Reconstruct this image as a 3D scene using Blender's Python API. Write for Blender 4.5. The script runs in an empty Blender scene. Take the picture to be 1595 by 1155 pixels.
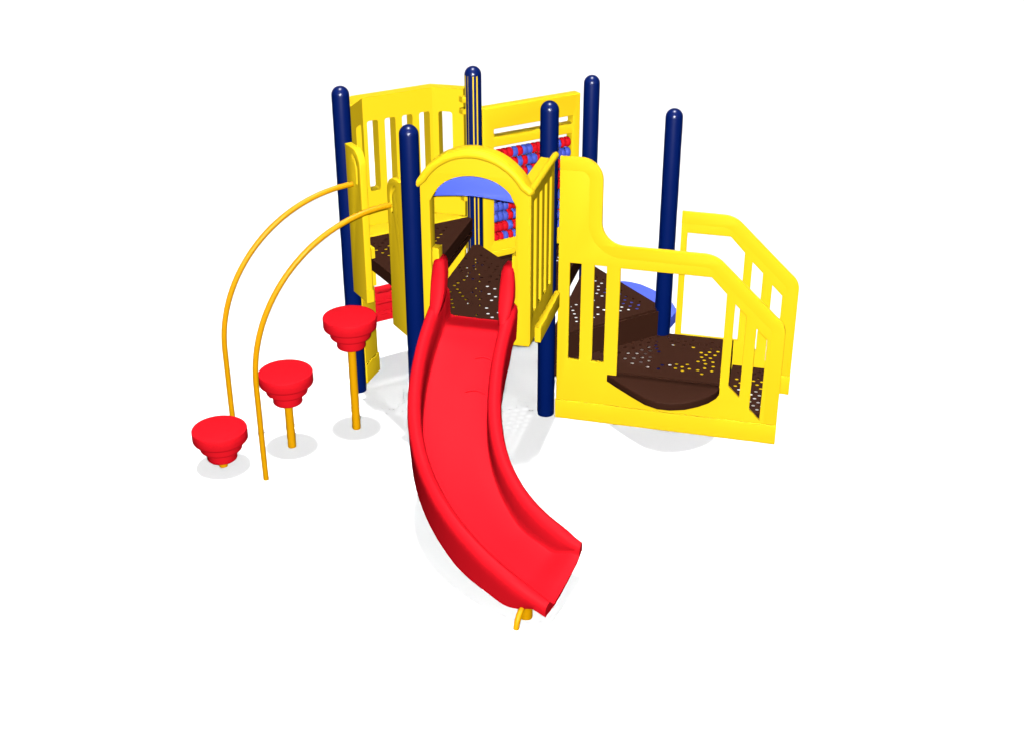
import bpy, bmesh, math, random
from mathutils import Vector, Matrix
random.seed(7)
IN = 0.0254                       # everything below is measured in inches
S2 = math.sqrt(2)
scene = bpy.context.scene
C = scene.collection
PI = math.pi

# ------------------------------------------------------------------ materials
def mat(name, col, rough=0.45, spec=0.3, vary=0.03, scale=9.0):
    m = bpy.data.materials.new(name); m.use_nodes = True
    nt = m.node_tree; b = nt.nodes['Principled BSDF']
    tc = nt.nodes.new('ShaderNodeTexCoord'); nz = nt.nodes.new('ShaderNodeTexNoise')
    nz.inputs['Scale'].default_value = scale; nz.inputs['Detail'].default_value = 4
    nt.links.new(tc.outputs['Object'], nz.inputs['Vector'])
    mr = nt.nodes.new('ShaderNodeMapRange')
    mr.inputs['To Min'].default_value = 1 - vary; mr.inputs['To Max'].default_value = 1 + vary
    nt.links.new(nz.outputs['Fac'], mr.inputs['Value'])
    mx = nt.nodes.new('ShaderNodeVectorMath'); mx.operation = 'SCALE'
    mx.inputs[0].default_value = col
    nt.links.new(mr.outputs['Result'], mx.inputs['Scale'])
    nt.links.new(mx.outputs['Vector'], b.inputs['Base Color'])
    mr2 = nt.nodes.new('ShaderNodeMapRange')
    mr2.inputs['To Min'].default_value = rough - 0.03; mr2.inputs['To Max'].default_value = rough + 0.03
    nt.links.new(nz.outputs['Fac'], mr2.inputs['Value'])
    nt.links.new(mr2.outputs['Result'], b.inputs['Roughness'])
    b.inputs['Specular IOR Level'].default_value = spec
    return m

M = dict(
    yellow=mat('yellow_plastic', (0.66, 0.445, 0.0085), 0.5, 0.10, 0.008),
    red=mat('red_plastic', (0.50, 0.0055, 0.0115), 0.55, 0.04, 0.01),
    navy=mat('navy_powder_coat', (0.0002, 0.0072, 0.077), 0.30, 0.42, 0.02),
    brown=mat('brown_vinyl_coat', (0.0285, 0.0098, 0.0054), 0.6, 0.05, 0.05),
    blue=mat('periwinkle_plastic', (0.075, 0.115, 0.62), 0.5, 0.15, 0.01),
    bead_blue=mat('blue_bead_plastic', (0.050, 0.075, 0.42), 0.45, 0.2, 0.01),
    pipe=mat('amber_powder_coat', (0.51, 0.235, 0.0004), 0.38, 0.18, 0.02),
    ground=mat('white_ground', (0.765, 0.765, 0.765), 0.9, 0.0, 0.004, 0.4),
)

# ------------------------------------------------------------------ helpers
def finish(me, smooth=40):
    bm = bmesh.new(); bm.from_mesh(me)
    bmesh.ops.remove_doubles(bm, verts=bm.verts, dist=1e-6)
    bmesh.ops.recalc_face_normals(bm, faces=bm.faces)
    bm.to_mesh(me); bm.free()
    for p in me.polygons: p.use_smooth = smooth is not None
    if smooth is not None: me.set_sharp_from_angle(angle=math.radians(smooth))

def link(name, me, m, parent=None, label=None, smooth=40, origin=(0, 0, 0)):
    """one mesh object; vertices come in inches in scene space"""
    o = bpy.data.objects.new(name, me)
    k = Vector(origin)
    for v in me.vertices: v.co = (v.co - k) * IN
    finish(me, smooth)
    if m is not None: me.materials.clear(); me.materials.append(m)
    C.objects.link(o)
    if parent is not None: o.parent = parent
    if label: o['label'] = label
    return o

def tag(o, label, cat, group=None):
    o['label'] = label; o['category'] = cat
    if group: o['group'] = group
    return o

def thing(name, loc, label, cat, group=None):
    o = bpy.data.objects.new(name, None); C.objects.link(o)
    o.location = Vector(loc) * IN; o.empty_display_size = 0.1
    return tag(o, label, cat, group)

def from_bm(bm):
    me = bpy.data.meshes.new('m'); bm.to_mesh(me); bm.free(); return me

def round_poly(pts, rad, n=5):
    """round the corners of a 2-D polygon; rad may be one number or one per corner"""
    out = []; N = len(pts)
    for i, p in enumerate(pts):
        r = rad[i] if isinstance(rad, (list, tuple)) else rad
        p = Vector(p[:2]); a = Vector(pts[i - 1][:2]) - p; b = Vector(pts[(i + 1) % N][:2]) - p
        la, lb = a.length, b.length
        if r <= 0 or la < 1e-6 or lb < 1e-6: out.append(p); continue
        a /= la; b /= lb
        ang = math.acos(max(-1, min(1, a.dot(b))))
        if ang > PI - 0.05: out.append(p); continue
        t = min(r / math.tan(ang / 2), la * .48, lb * .48); r2 = t * math.tan(ang / 2)
        c = p + (a + b).normalized() * (r2 / math.sin(ang / 2))
        s = p + a * t - c; e = p + b * t - c
        a0 = math.atan2(s.y, s.x); a1 = math.atan2(e.y, e.x); d = a1 - a0
        while d > PI: d -= 2 * PI
        while d < -PI: d += 2 * PI
        for k in range(n + 1):
            q = a0 + d * k / n; out.append(c + Vector((math.cos(q), math.sin(q))) * r2)
    return [(p[0], p[1]) for p in out]

def rect(a, b, c, d, r=0.0, n=4):
    p = [(a, b), (c, b), (c, d), (a, d)]
    return round_poly(p, r, n) if r > 0 else p

def disc(x, y, r, n=10):
    return [(x + r * math.cos(2 * PI * k / n), y + r * math.sin(2 * PI * k / n)) for k in range(n)]

def plate_mesh(loops, thick, bevel=0.0, origin=(0, 0, 0), u=(1, 0, 0), v=(0, 1, 0), w=None, res=2):
    """flat plate with holes: 2-D loops -> solid of given thickness; front face at origin plane,
    the body runs along w"""
    cu = bpy.data.curves.new('tmp', 'CURVE'); cu.dimensions = '2D'; cu.fill_mode = 'BOTH'
    for lp in loops:
        sp = cu.splines.new('POLY'); sp.points.add(len(lp) - 1); sp.use_cyclic_u = True
        for q, pt in zip(sp.points, lp): q.co = (pt[0], pt[1], 0, 1)
    cu.extrude = thick / 2 - bevel; cu.bevel_depth = bevel; cu.bevel_resolution = res; cu.offset = -bevel
    ob = bpy.data.objects.new('tmp', cu); C.objects.link(ob)
    dg = bpy.context.evaluated_depsgraph_get()
    me = bpy.data.meshes.new_from_object(ob.evaluated_get(dg))
    bpy.data.objects.remove(ob); bpy.data.curves.remove(cu)
    u, v = Vector(u).normalized(), Vector(v).normalized()
    w = Vector(w).normalized() if w is not None else u.cross(v)
    O = Vector(origin)
    for x in me.vertices:
        c = x.co.copy(); x.co = O + u * c.x + v * c.y + w * (c.z + thick / 2)
    return me

def join(*mes):
    bm = bmesh.new()
    for m in mes: bm.from_mesh(m); bpy.data.meshes.remove(m)
    return from_bm(bm)

def box_mesh(x0, x1, y0, y1, z0, z1, bevel=0.0):
    return plate_mesh([[(x0, y0), (x1, y0), (x1, y1), (x0, y1)]], z1 - z0, bevel, (0, 0, z0), (1, 0, 0), (0, 1, 0), (0, 0, 1))

def lathe_mesh(prof, cx, cy, seg=48):
    bm = bmesh.new(); rings = []
    for r, z in prof:
        if r < 1e-5: rings.append([bm.verts.new((cx, cy, z))])
        else: rings.append([bm.verts.new((cx + r * math.cos(2 * PI * k / seg), cy + r * math.sin(2 * PI * k / seg), z)) for k in range(seg)])
    for a, b in zip(rings, rings[1:]):
        for k in range(seg):
            k2 = (k + 1) % seg
            if len(a) == 1: bm.faces.new((a[0], b[k], b[k2]))
            elif len(b) == 1: bm.faces.new((a[k], a[k2], b[0]))
            else: bm.faces.new((a[k], a[k2], b[k2], b[k]))
    return from_bm(bm)

def tube_mesh(pts, rad, seg=14, cap=True, dome=False):
    pts = [Vector(p) for p in pts]; bm = bmesh.new(); rings = []; n = len(pts)
    if not isinstance(rad, (list, tuple)): rad = [rad] * n
    up = None
    for i, p in enumerate(pts):
        t = (pts[min(i + 1, n - 1)] - pts[max(i - 1, 0)]).normalized()
        if up is None:
            up = t.orthogonal().normalized()
        up = (up - t * up.dot(t)).normalized(); sd = t.cross(up)
        rings.append([bm.verts.new(p + (up * math.cos(2 * PI * k / seg) + sd * math.sin(2 * PI * k / seg)) * rad[i]) for k in range(seg)])
    for a, b in zip(rings, rings[1:]):
        for k in range(seg): bm.faces.new((a[k], a[(k + 1) % seg], b[(k + 1) % seg], b[k]))
    if cap: bm.faces.new(rings[0]); bm.faces.new(rings[-1])
    return from_bm(bm)

# ------------------------------------------------------------------ plan of the posts (42 inch grid)
PA, PB, PC, PD, PE, PF = (0, 42), (0, 0), (42, 42), (42, 0), (84, 42), (84, 0)
CAMP = Vector((-140.47, -287.32, 191.74)); PITCH, YAW, FPX = 0.48129, -0.53629, 2029.3
ZU, ZM, ZL, ZD, ZT, ZS = 48.9, 40.2, 32.6, 24.6, 16.2, 8.0      # deck heights

ROOT = (42, 0, 0)
play = thing('play_structure', ROOT, 'yellow, navy and red playground climbing structure with decks, slide and panels on white ground', 'playground')
def part(name, me, m, label=None, smooth=40, parent=None):
    return link(name, me, M[m], parent or play, label, smooth, ROOT)

# ------------------------------------------------------------------ posts
def post_mesh(p, top, seg=48):
    r = 2.5
    prof = [(r - .02, 0), (r, .05), (r, top - r)]
    for k in range(1, 9):
        a = PI / 2 * k / 8; prof.append((r * math.cos(a) if k < 8 else 0, top - r + r * math.sin(a)))
    prof = [(0, 0)] + prof
    return lathe_mesh(prof, p[0], p[1], seg)
for nm, p, top in (('A', PA, 95), ('B', PB, 95), ('D', PD, 95), ('E', PE, 86.7), ('F', PF, 86.7)):
    part('post', post_mesh(p, top), 'navy')
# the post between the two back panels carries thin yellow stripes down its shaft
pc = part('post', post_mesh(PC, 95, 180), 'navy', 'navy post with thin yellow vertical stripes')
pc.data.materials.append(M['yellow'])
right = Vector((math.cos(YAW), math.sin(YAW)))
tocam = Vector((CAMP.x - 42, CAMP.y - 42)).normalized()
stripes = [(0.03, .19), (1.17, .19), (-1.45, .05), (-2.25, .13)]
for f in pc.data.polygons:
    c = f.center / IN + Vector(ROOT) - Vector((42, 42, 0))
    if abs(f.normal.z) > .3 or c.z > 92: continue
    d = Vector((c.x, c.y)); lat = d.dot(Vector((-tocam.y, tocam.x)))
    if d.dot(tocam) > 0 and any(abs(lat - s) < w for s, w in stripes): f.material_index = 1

# ------------------------------------------------------------------ decks
def inside(p, poly, m=0.0):
    """signed inside test of a convex ccw polygon with margin"""
    for i in range(len(poly)):
        a = Vector(poly[i]); b = Vector(poly[(i + 1) % len(poly)]); e = (b - a).normalized()
        if e.x * (p[1] - a.y) - e.y * (p[0] - a.x) < m: return False
    return True

def deck(name, poly, z, holes, hole_r=0.5, rim=3.6, label=None, ang=0.0, notch=True, hidden=None):
    top = [poly] + [disc(x, y, hole_r) for x, y in holes]
    me = plate_mesh(top, 0.10, 0, (0, 0, z - .10), (1, 0, 0), (0, 1, 0), (0, 0, 1))
    # folded-down rim, 0.3 thick, just below the plate
    n = len(poly); bm = bmesh.new()
    for i in range(n):
        a = Vector(poly[i]); b = Vector(poly[(i + 1) % n]); e = (b - a).normalized(); inn = Vector((-e.y, e.x)) * .3
        a2 = a + e * .002; b2 = b - e * .002
        q = [a2, b2, b2 + inn, a2 + inn]
        lo = [bm.verts.new((p.x, p.y, z - rim)) for p in q]; hi = [bm.verts.new((p.x, p.y, z - .102)) for p in q]
        bm.faces.new(lo); bm.faces.new(hi)
        for k in range(4): bm.faces.new((lo[k], lo[(k + 1) % 4], hi[(k + 1) % 4], hi[k]))
    return part(name, join(me, from_bm(bm)), 'brown', label, None)

def lattice(poly, margin, ang=0.0, sp=2.65, org=(0, 0), blanks=(), posts=()):
    out = []; ca, sa = math.cos(ang), math.sin(ang)
    for i in range(-40, 41):
        for j in range(-40, 41):
            a = (i + .5 * (j % 2)) * sp; b = j * sp * .866
            x = org[0] + a * ca - b * sa; y = org[1] + a * sa + b * ca
            if not inside((x, y), poly, margin): continue
            if any((x - bx) ** 2 + (y - by) ** 2 < br * br for bx, by, br in blanks): continue
            if any((x - q[0]) ** 2 + (y - q[1]) ** 2 < 20 for q in posts): continue
            out.append((x, y))
    return out
ALLP = (PA, PB, PC, PD, PE, PF)
up_poly = [(0, 0), (42, 42), (0, 42)]
up_holes = lattice(up_poly, 3.6, PI / 4, 2.75, (12, 30), [(12.5, 29.5, 4.6), (24, 37, 2.2)], ALLP)
deck('upper_deck', up_poly, ZU, up_holes, .52, label='highest triangular brown perforated deck')
main_poly = [(.5, .5), (21.4, -20.4), (42, 0), (42, 42)]
mh = [(28.2, 26.8), (27.4, 24.1), (29.9, 25.5), (35.3, 29.8), (31.6, 23.5), (30.7, 19.3), (22.4, 17.2), (20.6, 16.1), (20.1, 13.4), (17.4, 12.9), (19.6, 11.0), (15.3, 8.0), (19.1, 8.4), (14.2, 5.6), (18.7, 5.9), (13.3, 3.2), (25.0, 11.1), (22.4, 6.7), (22.2, 4.0), (30.4, 13.0), (28.4, 10.6), (29.4, 8.1), (26.2, 5.8), (26.8, 3.2), (18.0, 3.2), (16.3, -4.5), (13.2, -5.6), (15.9, -7.3), (19.4, -5.5), (19.2, -8.1), (18.9, -10.8), (22.2, -6.4), (33.0, 31.8)]
for q in lattice(main_poly, 3.2, PI / 4, 2.65, (20, 10), [(24, 13.5, 3.5), (24, -1, 2.5), (16, -1, 3)], ALLP):
    if all((q[0] - a) ** 2 + (q[1] - b) ** 2 > 5.2 for a, b in mh): mh.append(q)
deck('main_deck', main_poly, ZM, mh, .5, label='brown perforated deck behind the arch at the head of the slide')
mid_poly = [(42.3, 0.8), (84, 42), (84, 45.4), (42.3, 45.4)]
deck('middle_deck', mid_poly, ZL, lattice(mid_poly, 3.4, PI / 4, 2.7, (54, 30), [(54, 30, 4.5)], ALLP), .5)
low_poly = [(42.6, 0), (84, 0), (84, 41.4)]
lh = [(59.99, 15.07), (62.35, 15.33), (59.21, 12.37), (58.25, 10.06), (57.21, 7.59), (55.93, 5.24), (67.04, 10.39), (67.54, 7.91), (64.23, 6.2), (72.83, 16.66), (74.48, 21.11), (75.99, 23.34)]
for q in lattice(low_poly, 3.4, PI / 4, 2.7, (72, 12), [(72, 12, 4.5), (63, 11, 3.2)], ALLP):
    if all((q[0] - a) ** 2 + (q[1] - b) ** 2 > 5.4 for a, b in lh): lh.append(q)
deck('lower_deck', low_poly, ZD, lh, .5)
# transfer station: local axes out along (1,-1) and across along (1,1)
def tr(a, b):
    """a = inches outward from the D-F line corner, b = across from the near rail panel"""
    return ((a + 29.7 + b + 29.7) / S2, (b + 29.7 - a - 29.7) / S2)
th = [(14.3, 11.9), (14.4, 6.7), (19.5, 12.8), (20.5, 16.6), (21.8, 9.5), (22.1, 13.2), (22.2, 19.9), (23.1, 16.6), (24.2, 10.4), (24.4, 7.0), (24.5, 22.5), (24.6, 13.6), (24.8, 19.3), (25.7, 16.4), (26.6, 11.3), (26.7, 8.4), (26.9, 21.5), (27.1, 24.5), (27.2, 14.0), (27.4, 18.7), (28.3, 16.3), (28.9, 9.8), (28.9, 12.2), (29.0, 22.9), (29.1, 5.8), (29.3, 20.4), (29.9, 18.3), (30.8, 16.5), (32.3, 5.5), (32.6, 26.8), (33.1, 8.1), (33.7, 24.3), (34.45, 22.05), (35.3, 8.6), (35.35, 26.3), (35.7, 23.7), (37.1, 7.1), (37.1, 9.7), (37.5, 22.5), (37.6, 25.2), (38.9, 8.4), (39.3, 23.5), (39.3, 6.0), (39.9, 26.1), (40.2, 10.2), (40.5, 21.8), (41.1, 7.7), (41.5, 24.3), (43.0, 12.9), (43.2, 18.9), (43.6, 7.5), (43.7, 15.9), (44.1, 24.2), (44.7, 14.0), (44.8, 17.7), (45.0, 5.4), (45.3, 11.9), (45.4, 9.2), (45.6, 19.8), (45.6, 26.4), (45.8, 22.4), (46.3, 15.9), (47.3, 13.5), (47.4, 18.1), (47.6, 7.8), (47.7, 10.7), (48.0, 23.7), (48.0, 20.7)]
t_poly = [tr(.3, .3), tr(51.8, .3), tr(51.8, 29.5), tr(29.6, 29.5)]
deck('transfer_deck', t_poly, ZT, [tr(a, b) for a, b in th], .56, label='low brown perforated deck between the two yellow rail panels')
s_poly = [tr(52.1, .3), tr(65.0, .3), tr(65.0, 29.5), tr(52.1, 29.5)]
sh = lattice([(52, 0), (65, 0), (65, 30), (52, 30)], 1.8, 0, 2.5, (58, 14), [(58, 15, 2.4)])
deck('entry_step', s_poly, ZS, [tr(a, b) for a, b in sh], .55, label='lowest brown step at the open end of the rails')
# solid risers between deck levels
def wall(name, a, b, z0, z1, th_, m, label=None, off=0.0):
    a = Vector(a); b = Vector(b); e = (b - a); L = e.length; e.normalize(); n = Vector((-e.y, e.x))
    o = a + n * off
    me = plate_mesh([[(0, z0), (L, z0), (L, z1), (0, z1)]], th_, 0, (o.x, o.y, 0), (e.x, e.y, 0), (0, 0, 1), (n.x, n.y, 0))
    return part(name, me, m, label, None)
wall('deck_riser', (43.4, -.9), (83, -.9), ZT - 3, ZD - .4, .5, 'brown', off=0)
wall('deck_riser', tr(51.9, .5), tr(51.9, 29.3), ZS - 2, ZT - 3.65, .15, 'brown')
wall('riser_bar', (2.2, 2.2), (40, 40), 43.2, 44.85, .6, 'brown')           # upper to main deck
wall('riser_bar', (42.2, 2.6), (42.2, 39.4), 34.6, 36.2, .6, 'brown')       # main to middle deck
wall('riser_bar', (44, 2.2), (82, 40.2), 26.9, 28.7, .6, 'brown')           # middle to lower deck
# half-round brown seat in front of the near rail, and the blue one on the far side of the lower deck
def half_moon(c, dirv, hw, depth, z, n=24):
    d = Vector(dirv).normalized(); s = Vector((-d.y, d.x)); pts = []
    for k in range(n + 1):
        a = PI * k / n
        q = Vector(c) + s * (math.cos(a) * hw) + d * (math.sin(a) ** .9 * depth); pts.append((q.x, q.y))
    return pts
hm = [tr(*q) for q in ((50.2, .25), (51.0, -1.2), (50.4, -4.0), (48.6, -7.2), (46.0, -10.0), (42.6, -12.6), (38.6, -14.0), (35.0, -14.1), (31.2, -12.5), (26.4, -8.6), (21.6, -4.4), (16.6, .25))][::-1]
part('half_round_seat', plate_mesh([hm], 2.3, .22, (0, 0, ZT - 2.5), (1, 0, 0), (0, 1, 0), (0, 0, 1)), 'brown', 'brown half round seat jutting in front of the near rail panel')
bmn = [(84.2, 1.4), (86.6, -.6), (92.0, 3.0), (94.0, 8.0), (95.1, 14.0), (94.9, 20.0), (94.0, 25.2), (92.2, 28.6), (90.0, 30.8), (84.2, 34.5)]
part('half_round_ledge', plate_mesh([round_poly(bmn, 1.2)], 3.7, .1, (0, 0, 16.9), (1, 0, 0), (0, 1, 0), (0, 0, 1)), 'blue', 'periwinkle half round ledge behind the lower deck')

# ------------------------------------------------------------------ transfer rail panels
E1 = (1 / S2, -1 / S2, 0); E2 = (1 / S2, 1 / S2, 0); Z = (0, 0, 1)
def offset_line(pts, d):
    """shift an open polyline to its right by d"""
    out = []
    for i, p in enumerate(pts):
        p = Vector(p); t = Vector((0, 0))
        if i > 0: t += (p - Vector(pts[i - 1])).normalized()
        if i < len(pts) - 1: t += (Vector(pts[i + 1]) - p).normalized()
        t.normalize(); n = Vector((t.y, -t.x)); 
        if 0 < i < len(pts) - 1:
            t0 = (p - Vector(pts[i - 1])).normalized(); c_ = n.dot(Vector((t0.y, -t0.x)))
        else: c_ = 1
        q = p + n * d / max(c_, .5); out.append((q.x, q.y))
    return out
def arc(cx, cy, r, a0, a1, n=8):
    return [(cx + r * math.cos(math.radians(a0 + (a1 - a0) * k / n)), cy + r * math.sin(math.radians(a0 + (a1 - a0) * k / n))) for k in range(n + 1)]
tail = [(42.4, 56.0)] + arc(42.6, 48.2, 7.8, 84, 46, 6) + [(63.0, 39.8)] + arc(60.6, 34.6, 5.5, 48, 2, 6) + [(66.3, 6.2)]
head = [(2.0, 80.3), (7.6, 80.4)] + arc(7.9, 74.3, 6.1, 84, 2, 8) + [(14.05, 63.0)] + arc(20.4, 62.4, 6.35, 183, 265, 8)
F_out = head + tail
def rail_panel(outline, x_off, org, holes, kick_from, label, front_line):
    x1 = outline[-1][0]; x0 = outline[0][0]
    loop = outline + [(x1, 0.0), (x0, 0.0)]
    loops = [[(x + x_off, z) for x, z in l] for l in [loop] + holes]
    o = part('rail_panel', plate_mesh(loops, 1.1, .18, org, E1, Z, E2), 'yellow', label)
    # raised rim that follows the top and outer edge
    inn = offset_line(front_line, 3.7)
    rim = front_line + inn[::-1]
    back = (Vector(org) - Vector(E2) * .10)
    part('edge_trim', plate_mesh([[(x + x_off, z) for x, z in rim]], .16, .04, back, E1, Z, E2), 'yellow', parent=o)
    kb = Vector(org) - Vector(E2) * .42
    part('kick_plate', plate_mesh([[(x0 + x_off - .15, .05), (x1 + x_off + .1, .05), (x1 + x_off + .1, 6.1), (x0 + x_off - .15, 6.1)]], .8, .12, kb, E1, Z, E2), 'yellow', parent=o)
    return o
sl = lambda a, b, z0, z1a, z1b, z0b=None: [(a, z0), (b, z0 if z0b is None else z0b), (b, z1b), (a, z1a)]
tail_holes = [[(53.0 - 1.1, 16.7), (55.2, 13.4), (55.2, 38.9), (51.9, 42.1)], [(58.25, 10.1), (61.4, 7.0), (61.4, 32.3), (58.25, 35.4)]]
F_holes = [sl(5.3, 8.6, 19.5, 49.65, 49.65), sl(12.3, 15.8, 19.6, 49.6, 49.6),
           [(19.7, 13.6), (49.4, 13.6), (49.4, 44.85), (44.9, 49.4), (19.7, 49.4)]] + tail_holes
orgF = Vector((42, -2, 0)) + Vector(E2) * 0
near_panel = rail_panel(F_out, 0.0, (42, -2.0, 0), F_holes, 2, 'near yellow rail panel with tall post end and slots', F_out)
k2 = 33.1
B_out = [(30.3, 56.1)] + tail
B_holes = [[(32.2, 16.2), (49.4, 16.2), (49.4, 44.85), (44.9, 49.5), (32.2, 49.5)]] + tail_holes
far_panel = rail_panel(B_out, k2, (42, 42, 0), B_holes, 30, 'far yellow rail panel behind the low deck', B_out)

# ------------------------------------------------------------------ arch panel at the head of the slide
def ar(u, z): return (u, z)
archline = []
r_ = 16.4; cz = 89.8 - r_
for k in range(25):
    a = math.radians(154 - (154 - 26) * k / 24); archline.append((16.7 + r_ * math.cos(a), cz + r_ * math.sin(a)))
uL, uR = 2.0, 31.7
outline = [(uL, 36.4), (uL, 80.2)] + [q for q in archline if uL + .2 < q[0] < uR - .2] + [(uR, 80.2), (uR, 36.4)]
inn = [(5.05, 40.6), (5.05, 75.4)]
ri = 12.3
for k in range(21):
    a = math.radians(160 - 140 * k / 20); inn.append((16.75 + 12.2 * math.cos(a), 71.4 + 11.2 * math.sin(a)))
inn += [(28.45, 75.4), (28.45, 40.6)]
arch = part('arch_panel', plate_mesh([outline[::-1], inn], 4.0, .22, (-.1, .1, 0), E1, Z, E2), 'yellow', 'yellow arched entrance panel over the slide')
trim = [( 16.7 + 15.5 * math.cos(math.radians(153 - 126 * k / 30)), cz - .2 + 15.5 * math.sin(math.radians(153 - 126 * k / 30))) for k in range(31)]
trim = [(1.9, 79.9)] + [q for q in trim if q[1] > 80.3 ] + [(31.6, 80.1)]
tp = [(u / S2 - .35, -u / S2 - .35, z) for u, z in trim]
mes = [tube_mesh(tp, 1.05, 14, True)]
for q in (tp[0], tp[-1]):
    mes.append(lathe_mesh([(0, q[2] - 1.05)] + [(1.05 * math.cos(math.radians(a)), q[2] + 1.05 * math.sin(math.radians(a))) for a in range(-75, 90, 15)] + [(0, q[2] + 1.05)], q[0], q[1], 16))
part('arch_trim', join(*mes), 'yellow', parent=arch, smooth=70)
# side blocks narrowing the opening beside the slide
for a, b in ((5.15, 7.0), (26.8, 28.35)):
    part('side_block', plate_mesh([rect(a, 40.7, b, 62)], 3.2, .15, (0.2, .2, 0), E1, Z, E2), 'yellow', parent=arch)
# periwinkle crescent that fills the top of the arch opening
top_ = []; bot_ = []
for k in range(25):
    t = k / 24; u = 6.2 + 21.2 * t
    top_.append((u, 76.6 + 6.2 * (1 - abs(2 * t - 1) ** 2.1) ** .62)); bot_.append((u, 76.6 + 1.3 * math.sin(PI * t)))
cres = plate_mesh([top_ + bot_[1:-1][::-1]], .8, .15, (0, 0, 0), E1, Z, E2)
for v in cres.vertices:          # it bellies out a little towards the front in the middle
    u = (v.co.x - v.co.y) / S2; t = max(0, min(1, (u - 6.2) / 21.2)); k = math.sin(PI * t) * 1.6 * (1 - (v.co.z - 76.6) / 8)
    v.co.x -= k / S2; v.co.y -= k / S2
part('arch_visor', cres, 'blue', 'periwinkle crescent in the top of the arch', parent=arch)
# slotted side wall from the arch back to the post
slots = [(3.48, 6.5), (9.7, 12.6), (15.68, 18.4), (21.6, 24.1)]
M1 = (1 / S2, 1 / S2, 0); MI = (-1 / S2, 1 / S2, 0)
sw = part('side_panel', plate_mesh([[(0.1, 36.9), (27.8, 36.9), (27.8, 80.0), (0.1, 80.0)]] + [rect(a, 44.8, b, 76.2, .5) for a, b in slots], 4.0, .2, (22.5, -22.5, 0), M1, Z, MI), 'yellow', 'yellow slotted side panel between the arch and a navy post')
tube = tube_mesh([Vector((22.4, -22.6, 80.1)), Vector((42.6, -2.4, 80.6))], .95, 12)
part('top_trim', tube, 'yellow', parent=sw, smooth=70)
part('ledge', plate_mesh([rect(4.6, 35.8, 29.6, 40.2)], 1.7, .1, (22.5 + 1.3, -22.5 - 1.3, 0), M1, Z, MI), 'yellow', parent=sw)

# ------------------------------------------------------------------ bay panel behind the upper deck
def mitred(loops, L, m0, m1, org, u, w, T=3.9):
    me = plate_mesh(loops, T, 0, (0, 0, 0), (1, 0, 0), (0, 1, 0), (0, 0, 1))
    tn = math.tan(math.radians(22.5)); u = Vector(u); w = Vector(w); O = Vector(org)
    for v in me.vertices:
        x, z, d = v.co.x, v.co.y, v.co.z
        if m0 and x < .05: x -= d * tn
        if m1 and x > L - .05: x += d * tn
        v.co = O + u * x + w * d + Vector((0, 0, z))
    return me
zb, zt = 37.5, 88.0
L1 = 10.3
f1 = mitred([rect(0.6, zb, L1, zt), rect(4.4, 60, 8.6, 81, .8)], L1, False, True, (2.9, 43.2, 0), M1, MI)
f2 = mitred([rect(0, zb, 22.6, zt)] + [rect(a, 59.6, b, 81, .7) for a, b in ((1.25, 4.7), (6.9, 10.35), (12.5, 15.95), (18.2, 21.65))], 22.6, True, True, (10.2, 50.5, 0), (1, 0, 0), (0, 1, 0))
f3 = mitred([rect(0, zb, 9.6, zt), rect(1.85, 59.6, 6.1, 81, .8)], 9.6, True, False, (32.8, 50.5, 0), E1, E2)
bay = part('bay_panel', join(f1, f2, f3), 'yellow', 'yellow three sided slotted bay panel behind the highest deck', 30)
part('bay_floor', plate_mesh([[(2.2, 42.6), (39.8, 42.6), (39.8, 43.4), (32.8, 50.45), (10.2, 50.45), (2.9, 43.4)]], 1.0, .1, (0, 0, ZU - 1.0), (1, 0, 0), (0, 1, 0), (0, 0, 1)), 'yellow', parent=bay)
for zz in (84.5, 81.0, 54.0):
    part('clamp', box_mesh(38.4, 40.2, 42.0, 44.2, zz, zz + 1.6, .1), 'yellow', parent=bay)
    part('clamp', box_mesh(1.2, 3.0, 42.9, 44.6, zz, zz + 1.6, .1), 'yellow', parent=bay)

# ------------------------------------------------------------------ bead counting panel
ab = part('abacus_panel', plate_mesh([rect(45.2, 33.4, 80.0, 81.7, .3), rect(49.1, 72.5, 77.4, 74.9, .3), rect(49.0, 39.0, 77.1, 69.3, .3)], 3.4, .3, (0, 42, 0), (1, 0, 0), Z, (0, 1, 0)), 'yellow', 'yellow back panel with rows of red and blue counting beads')
part('kick_rail', box_mesh(45.6, 79.6, 41.6, 41.95, 33.6, 35.6, .1), 'yellow', parent=ab)
row_s = ['brrrbrbbrrbrbbrr', 'rbbrrbrbbrrbrbbb', 'rbrrbbrbrrbbrrbb', 'bbrbrrbbrbrbbrbr', 'brrbbrrbrbbrbrrr', 'bbbrrbbrbrrbrbbr', 'bbbrbrrbrbbrrbrr', 'rrrbrbbrrbrrbbrr', 'rrbrbrrbbrbrrbbr']
rows = [66.35 - 3.36 * i for i in range(9)]
bp = [(.35, -.85), (1.26, -.85), (1.48, -.72), (1.61, -.42), (1.64, 0), (1.61, .42), (1.48, .72), (1.26, .85), (.35, .85)]
def bead_mesh(m):
    bm = bmesh.new(); seg = 18; rg = []
    for r, x in bp: rg.append([bm.verts.new((x * IN, r * math.cos(2 * PI * k / seg) * IN, r * math.sin(2 * PI * k / seg) * IN)) for k in range(seg)])
    rg.append(rg[0])
    for a, b in zip(rg, rg[1:]):
        for k in range(seg): bm.faces.new((a[k], a[(k + 1) % seg], b[(k + 1) % seg], b[k]))
    me = from_bm(bm); finish(me, 50); me.materials.append(M[m]); return me
bm_r, bm_b = bead_mesh('red'), bead_mesh('bead_blue')
pitch = 28.0 / 16
cells = [(i, j) for i in range(9) for j in range(16)]
show = [c for c in cells if c[0] <= 1 or c[0] >= 5]                 # the rows seen over and through the arch
show = set(show[:100])
for j in (13, 14, 15): show -= {(5, 8 + j - 13)}
rest = []
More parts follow.
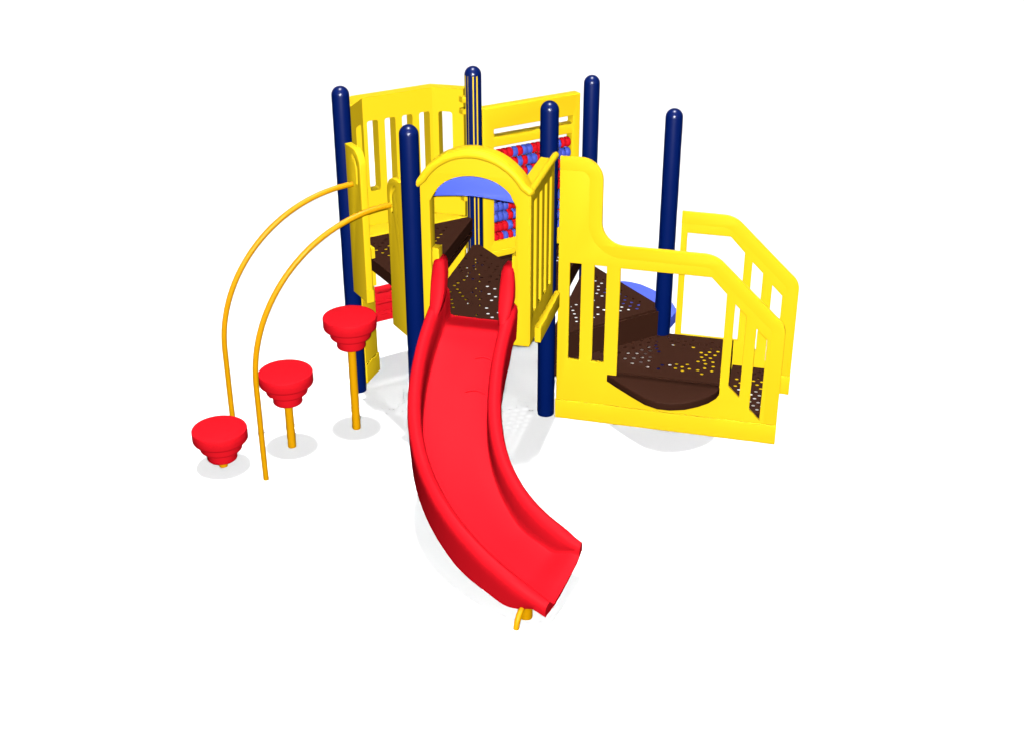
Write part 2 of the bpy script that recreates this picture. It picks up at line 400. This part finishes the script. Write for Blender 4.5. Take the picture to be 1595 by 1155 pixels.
for i, j in cells:
    x = 49.05 + pitch * (j + .5); z = rows[i]; red = row_s[i][j] == 'r'
    if (i, j) in show:
        o = bpy.data.objects.new('bead', bm_r if red else bm_b); C.objects.link(o)
        o.location = (Vector((x, 43.7, z)) - Vector(ROOT)) * IN; o.parent = ab
        o['label'] = 'red bead' if red else 'blue bead'
    else: rest.append((x, z, red))
bm = bmesh.new()
for x, z, red in rest:
    t = bmesh.new(); t.from_mesh(bm_r if red else bm_b)
    for v in t.verts: v.co += (Vector((x, 43.7, z)) - Vector(ROOT)) * IN
    for f in t.faces: f.material_index = 0 if red else 1
    m2 = from_bm(t); bm.from_mesh(m2); bpy.data.meshes.remove(m2)
me = from_bm(bm)
o = bpy.data.objects.new('beads', me); C.objects.link(o); o.parent = ab
me.materials.append(M['red']); me.materials.append(M['bead_blue']); finish(me, 50)
o['kind'] = 'stuff'; o['label'] = 'red and blue beads on the middle rods'
for z in rows:
    part('bead_rod', tube_mesh([(48.8, 43.7, z), (77.3, 43.7, z)], .3, 8), 'pipe', parent=ab)

# ------------------------------------------------------------------ climber side panels, hand bars
NX = (1, 0, 0)
def climber_panel(y0, y1, top, flip, label):
    """plate in the plane x = -2, 2 thick, with one rounded top corner and a curved hand slot; local u runs along -y"""
    w = y1 - y0
    pts = [(0, 35.6), (w, 35.6), (w, top), (0, top)]
    r = [0, 0, 6.0, .4] if not flip else [0, 0, .4, 6.0]
    lp = round_poly(pts, r, 8)
    # curved slot parallel to the rounded corner
    sgn = 1
    cxx = (w - 6.0) if not flip else 6.0
    a0, a1 = (75, -15) if not flip else (105, 195)
    cy = top - 6.0
    o_ = arc(cxx, cy, 4.2, a0, a1, 8); i_ = arc(cxx, cy, 3.2, a1, a0, 8)
    extra = [(o_[-1][0], cy - 4.0), (i_[0][0], cy - 4.0)]
    slot = o_ + extra + i_
    return part('climber_panel', plate_mesh([lp, slot], 2.0, .2, (-2, y1, 0), (0, -1, 0), Z, NX), 'yellow', label)
pa = climber_panel(27.0, 36.4, 80.6, False, 'yellow hand panel nearer the back of the climber opening')
pb = climber_panel(.8, 10.3, 79.4, True, 'yellow hand panel beside the front left post')
part('back_flange', box_mesh(.05, 1.15, 26.9, 36.0, 40.5, 52), 'yellow', parent=pa)
part('lower_cap', box_mesh(-2.12, .12, 26.88, 28.0, 35.5, 39.3), 'yellow', parent=pa)
def bar(y, x_end, ztop, cz, label):
    pts = [(-43.5, y, 0), (-43.6, y, 10), (-43.6, y, 20)]
    R = 41.0
    for k in range(0, 33):
        a = math.radians(180 - 90.5 * k / 32); pts.append((-2.6 + R * math.cos(a), y, cz + (ztop - cz) * math.sin(a)))
    return part('hand_bar', tube_mesh(pts, .77, 14), 'pipe', label)
bar(7.86, -2.7, 71.5, 29.5, 'amber arched hand bar nearer the camera')
bar(32.0, -2.0, 70.0, 29.0, 'amber arched hand bar farther from the camera')

# ------------------------------------------------------------------ ground level counter under the bay
leg = part('counter_leg', plate_mesh([[(0, 0), (9.0, 0), (9.0, 40.3), (0, 40.3)]], 1.6, .1, (4.3, 44.9, 0), (.76, .65, 0), Z, (-.65, .76, 0)), 'yellow', 'yellow ground support board below the bay')
part('leg_skirt', plate_mesh([rect(-.5, .05, 9.1, 6.2)], 2.4, .12, (4.3 + .3, 44.9 - .35, 0), (.76, .65, 0), Z, (-.65, .76, 0)), 'yellow', parent=leg)
leg2 = part('counter_leg', plate_mesh([[(0, 0), (9.0, 0), (9.0, 40.3), (0, 40.3)]], 1.6, .1, (33.8, 51.4, 0), (.65, -.76, 0), Z, (.76, .65, 0)), 'yellow')
prof = [(0, 16.3), (0, 18.4), (.9, 19.2), (.9, 21.6), (.1, 22.2), (.2, 23.2), (1.0, 23.9), (1.6, 25.0), (7, 25.0), (7, 16.3)]
part('counter', plate_mesh([[(p[0], p[1]) for p in prof][::-1]], 24.5, 0, (9.6, 51.2, 0), (0, 1, 0), Z, (1, 0, 0)), 'red', 'red ridged play counter below the highest deck', 30)

# ------------------------------------------------------------------ slide
SL = [(0.0, 11.84, -11.84, -0.77, -0.64, 47.63, 0.82), (3.56, 9.15, -14.16, -0.75, -0.67, 45.54, 0.96), (7.11, 6.55, -16.59, -0.72, -0.7, 43.46, 1.1), (10.67, 4.05, -19.11, -0.69, -0.73, 41.37, 1.22), (14.22, 1.66, -21.75, -0.65, -0.76, 39.28, 1.33), (17.78, -0.6, -24.49, -0.62, -0.79, 37.18, 1.43), (21.33, -2.72, -27.34, -0.58, -0.82, 35.08, 1.52), (24.89, -4.68, -30.31, -0.52, -0.85, 32.97, 1.59), (28.44, -6.44, -33.4, -0.47, -0.88, 30.9, 1.65), (32.0, -7.98, -36.6, -0.4, -0.92, 28.89, 1.67), (35.55, -9.26, -39.91, -0.32, -0.95, 26.93, 1.63), (39.11, -10.27, -43.32, -0.24, -0.97, 25.02, 1.51), (42.67, -10.98, -46.8, -0.16, -0.99, 23.16, 1.32), (46.22, -11.39, -50.32, -0.07, -1.0, 21.36, 1.06), (49.78, -11.5, -53.88, 0.01, -1.0, 19.61, 0.72), (53.33, -11.31, -57.42, 0.1, -1.0, 17.92, 0.32), (56.89, -10.83, -60.94, 0.18, -0.98, 16.28, -0.14), (60.44, -10.06, -64.41, 0.26, -0.97, 14.7, -0.65), (64.0, -9.01, -67.81, 0.33, -0.94, 13.17, -1.23), (67.55, -7.71, -71.11, 0.4, -0.92, 11.7, -1.86), (71.11, -6.18, -74.32, 0.46, -0.89, 10.28, -2.56), (74.66, -4.43, -77.41, 0.52, -0.86, 8.88, -3.31), (78.22, -2.51, -80.4, 0.57, -0.82, 7.47, -4.1)]
def at(s):
    if s <= 0:
        a = SL[0]; d = Vector((-1 / S2, -1 / S2)); return Vector((a[1], a[2])) + d * s, d, a[5], a[6]
    for a, b in zip(SL, SL[1:]):
        if s <= b[0] + 1e-6:
            k = (s - a[0]) / (b[0] - a[0])
            t = Vector((a[3] + (b[3] - a[3]) * k, a[4] + (b[4] - a[4]) * k)).normalized()
            return Vector((a[1] + (b[1] - a[1]) * k, a[2] + (b[2] - a[2]) * k)), t, a[5] + (b[5] - a[5]) * k, a[6] + (b[6] - a[6]) * k
def lerp_tab(tab, s):
    if s <= tab[0][0]: return tab[0][1]
    for a, b in zip(tab, tab[1:]):
        if s <= b[0]:
            k = (s - a[0]) / (b[0] - a[0]); k = k * k * (3 - 2 * k); return a[1] + (b[1] - a[1]) * k
    return tab[-1][1]
def slide_mesh():
    bm = bmesh.new(); rings = []
    st = [-4.6, -3.2, -1.8, -.8] + [x * 78.22 / 72 for x in range(0, 73)]
    for s in st:
        c, t, zr, bank = at(s); lf = Vector((-t.y, t.x))
        hw = lerp_tab([(-2, 10.0), (6, 10.08), (70, 10.05), (78, 9.75)], s)
        bead = lerp_tab([(-2, 1.75), (50, 1.8), (70, 1.95), (78, 1.5)], s)
        zl = zr + bank / 2; zri = zr - bank / 2               # rider's right (image left) first
        depth = lerp_tab([(0, 7.0), (10, 7.2), (55, 7.2), (68, 5.0), (78.2, .9)], s)
        zbL = zl - depth; zbR = zri - depth
        bed = lerp_tab([(-5, 41.1), (1.0, 40.9), (6.5, 37.1), (10, 0)], s) if s < 6.5 else None
        if bed is None:
            zb = (zbL + zbR) / 2; tilt = (zbL - zbR) * lerp_tab([(6, .4), (60, .4), (78, .95)], s)
        else: zb = bed; tilt = 0
        end = lerp_tab([(66, 0), (78.2, 1)], s)
        prof = []
        # from outer skirt of the one side over the rail, across the bed, to the other side
        def side(sg, zz):
            skirt = zb - .45 - 2.15 * (1 - end)
            return [(sg * (hw + bead * (.75 - .3 * end)), skirt), (sg * (hw + bead * .95), zz - bead * 1.2), (sg * (hw + bead), zz - bead * .2), (sg * (hw + bead * .82), zz + bead * .48), (sg * (hw + bead * .4), zz + bead * .86), (sg * hw, zz + bead),
                    (sg * (hw - bead * .5), zz + bead * .82), (sg * (hw - bead * .85), zz + bead * .35), (sg * (hw - bead), zz - bead * .4),
                    (sg * (hw - bead * .98), (zz - bead * .4) * .35 + (zb + .9) * .65), (sg * (hw - bead * .98), zb + .9), (sg * (hw - bead - .25), zb + .28), (sg * (hw - bead - 1.1), zb)]
        L = side(-1, zl); R = side(1, zri)
        full = L + [(-3, zb - .05), (0, zb - .08), (3, zb - .05)] + R[::-1]
        # underside
        und = [(hw + bead * (.4 - .3 * end), zb - .5 - 2.1 * (1 - end)), (hw - 3, zb - .75), (0, zb - .75), (-hw + 3, zb - .75), (-hw - bead * (.4 - .3 * end), zb - .5 - 2.1 * (1 - end))]
        ring = []
        kk = [1] + [0] * 8 + [.65, 1, 1, 1]
        kk = kk + [1, 1, 1] + kk[::-1] + [1] * len(und)
        for (a, z), k in zip(full + und, kk):
            zz = z + (-a / hw) * tilt / 2 * k
            # the lip of the chute is scooped back a little at its corners
            p = c + lf * a
            if s > 72: p = p - t * min(1.2, abs(a) / hw) ** 4 * .35 * (s - 72) / 6
            ring.append(bm.verts.new((p.x, p.y, zz)))
        rings.append(ring)
    n = len(rings[0])
    for a, b in zip(rings, rings[1:]):
        for k in range(n): bm.faces.new((a[k], a[(k + 1) % n], b[(k + 1) % n], b[k]))
    bm.faces.new(rings[0]); bm.faces.new(rings[-1])
    return from_bm(bm)
slide = part('slide', slide_mesh(), 'red', 'red curved slide coming down from the arch', 36)
# mould seams across the chute
for s0, a0, a1 in ((8.5, 2.2, 7.6), (17.5, 1.5, 7.4)):
    pts = []
    for i in range(9):
        a = a0 + (a1 - a0) * i / 8; c, t, zr, bank = at(s0 - .8 * math.sin(PI * i / 8)); lf = Vector((-t.y, t.x)); p = c + lf * a
        dz = lerp_tab([(0, 7.0), (10, 7.2), (55, 7.2)], s0)
        pts.append((p.x, p.y, zr - dz - bank * .2 * a / 10 + .02))
    part('mould_seam', tube_mesh(pts, [.05] + [.22] * 7 + [.05], 8), 'red', parent=slide, smooth=60)
# upright grab fins at the head of the slide
def fin(u0, side):
    bm = bmesh.new(); rings = []
    path_ = [(6.2, 43.6, .55), (5.0, 45.4, 1.1), (3.6, 47.6, 1.7), (2.2, 50.2, 1.95), (1.2, 53.0, 2.0), (.5, 55.0, 1.95), (-.05, 57.2, 1.75), (-.5, 58.4, 1.5), (-.8, 58.9, 1.25), (-1.2, 59.2, .9)]
    d = Vector((-1 / S2, -1 / S2)); l = Vector((1 / S2, -1 / S2))
    for s, z, hwid in path_:
        ring = []
        for a, dp in ((-1, 0), (-.95, .35), (-.7, .7), (-.3, .92), (0, .98), (.3, .92), (.7, .7), (.95, .35), (1, 0), (1, -2.4), (.6, -2.8), (-.6, -2.8), (-1, -2.4)):
            c = l * (u0 + a * hwid) + d * (s + dp * min(1, hwid)); ring.append(bm.verts.new((c.x, c.y, z)))
        rings.append(ring)
    n = len(rings[0])
    base = []
    for v in rings[0]: base.append(bm.verts.new((v.co.x, v.co.y, 40.6)))
    rings.insert(0, base)
    for a, b in zip(rings, rings[1:]):
        for k in range(n): bm.faces.new((a[k], a[(k + 1) % n], b[(k + 1) % n], b[k]))
    bm.faces.new(rings[0]); bm.faces.new(rings[-1])
    return from_bm(bm)
for u0 in (7.0, 25.75):
    part('grab_fin', fin(u0, 1), 'red', parent=slide, smooth=60)
# foot of the slide: a bent pipe leg and a short post
part('foot_leg', tube_mesh([(-12.3, -79.2, 4.6), (-14.5, -80.5, 4.0), (-16.3, -81.6, 2.9), (-17.3, -82.3, 1.4), (-17.65, -82.5, 0)], .72, 14), 'pipe', parent=slide, label='bent amber pipe leg under the slide exit')
part('foot_post', lathe_mesh([(0, 0), (1.5, 0), (1.5, 3.4), (0, 3.4)], -13.2, -79.7, 24), 'pipe', parent=slide)

# ------------------------------------------------------------------ stepping pods
def pod(x, y, top, label, proto=None):
    root = thing('stepping_pod', (x, y, 0), label, 'stepping pod', 'red stepping pods climbing towards the upper deck')
    def rb(r, z0, z1, b=.7):
        o_ = [(r * .97, z0 )]
        o_ = [(max(r - b, 0), z0)] + [(r - b + b * math.sin(math.radians(a)), z0 + b - b * math.cos(math.radians(a))) for a in (30, 60, 90)]
        return o_ + [(r, z1)]
    prof = [(0, top - 9.5)] + rb(4.1, top - 9.5, top - 6.3, .5) + rb(5.8, top - 6.35, top - 3.55, .6) + rb(7.55, top - 3.6, top - .3, .7) + [(7.45, top - .08), (7.2, top), (0, top)]
    link('step_disc', lathe_mesh(prof, x, y, 64), M['red'], root, None, 30, (x, y, 0))
    link('stem', lathe_mesh([(0, 0), (1.19, 0), (1.19, top - 9.4), (0, top - 9.4)], x, y, 28), M['pipe'], root, None, 40, (x, y, 0))
    return root
pod(-51.15, 20.6, 12.0, 'lowest red stepping pod, its stem barely showing, beside the far hand bar foot')
pod(-30.68, 20.65, 24.0, 'middle height red stepping pod, on a short amber stem')
pod(-10.40, 20.8, 36.0, 'tallest red stepping pod, on a long amber stem beside a navy post')

# ------------------------------------------------------------------ ground
me = bpy.data.meshes.new('m'); R_ = 9000
me.from_pydata([(-R_, -R_, 0), (R_, -R_, 0), (R_, R_, 0), (-R_, R_, 0)], [], [(0, 1, 2, 3)])
g = link('ground', me, M['ground'], None, None, None); g['kind'] = 'structure'
g['label'] = 'plain white studio ground'; g['category'] = 'ground'

# ------------------------------------------------------------------ camera
cam = bpy.data.cameras.new('camera'); co = bpy.data.objects.new('camera', cam); C.objects.link(co)
co.location = CAMP * IN; co.rotation_euler = (PI / 2 - PITCH, 0, YAW)
cam.sensor_width = 36; cam.lens = 36 * FPX / 1595; cam.clip_end = 2000; cam.clip_start = .05
scene.camera = co

# ------------------------------------------------------------------ light: a key lamp from the camera side and one straight overhead
EXPO = 0.45
def sun(name, direction, strength, angle, col=(1, 1, 1)):
    l = bpy.data.lights.new(name, 'SUN'); l.energy = strength; l.angle = math.radians(angle); l.color = col
    o = bpy.data.objects.new(name, l); C.objects.link(o)
    o.rotation_euler = Vector(direction).to_track_quat('-Z', 'Y').to_euler()
    o.location = (0, 0, 8); return o
k = 2 ** -EXPO * PI
cp = math.cos(PITCH)
# the key lamp stands where the photographer stands; it lights near and far parts evenly
kl = bpy.data.lights.new('key_lamp', 'POINT'); ko = bpy.data.objects.new('key_lamp', kl); C.objects.link(ko)
ko.location = (CAMP + Vector((-.5, 0, 2))) * IN; kl.shadow_soft_size = .03; kl.use_nodes = True
nt = kl.node_tree; em = nt.nodes['Emission']; fo = nt.nodes.new('ShaderNodeLightFalloff')
fo.inputs['Strength'].default_value = 2.06 * k; nt.links.new(fo.outputs['Constant'], em.inputs['Strength'])
kl.energy = 4 * PI * PI / PI
sun('overhead_lamp', (0.0, 0.0, -1), 1.32 * k, 3.0)
w = bpy.data.worlds.new('World'); scene.world = w; w.use_nodes = True
bg = w.node_tree.nodes['Background']; bg.inputs['Color'].default_value = (1, 1, 1, 1); bg.inputs['Strength'].default_value = .06 * 2 ** -EXPO
scene.render.engine = 'CYCLES'
cy = scene.cycles
cy.use_denoising = True; cy.denoising_prefilter = 'ACCURATE'; cy.max_bounces = 0; cy.diffuse_bounces = 0; cy.glossy_bounces = 0
scene.view_settings.view_transform = 'Standard'; scene.view_settings.look = 'None'
scene.view_settings.exposure = EXPO; scene.view_settings.gamma = 1; scene.view_settings.use_curve_mapping = False
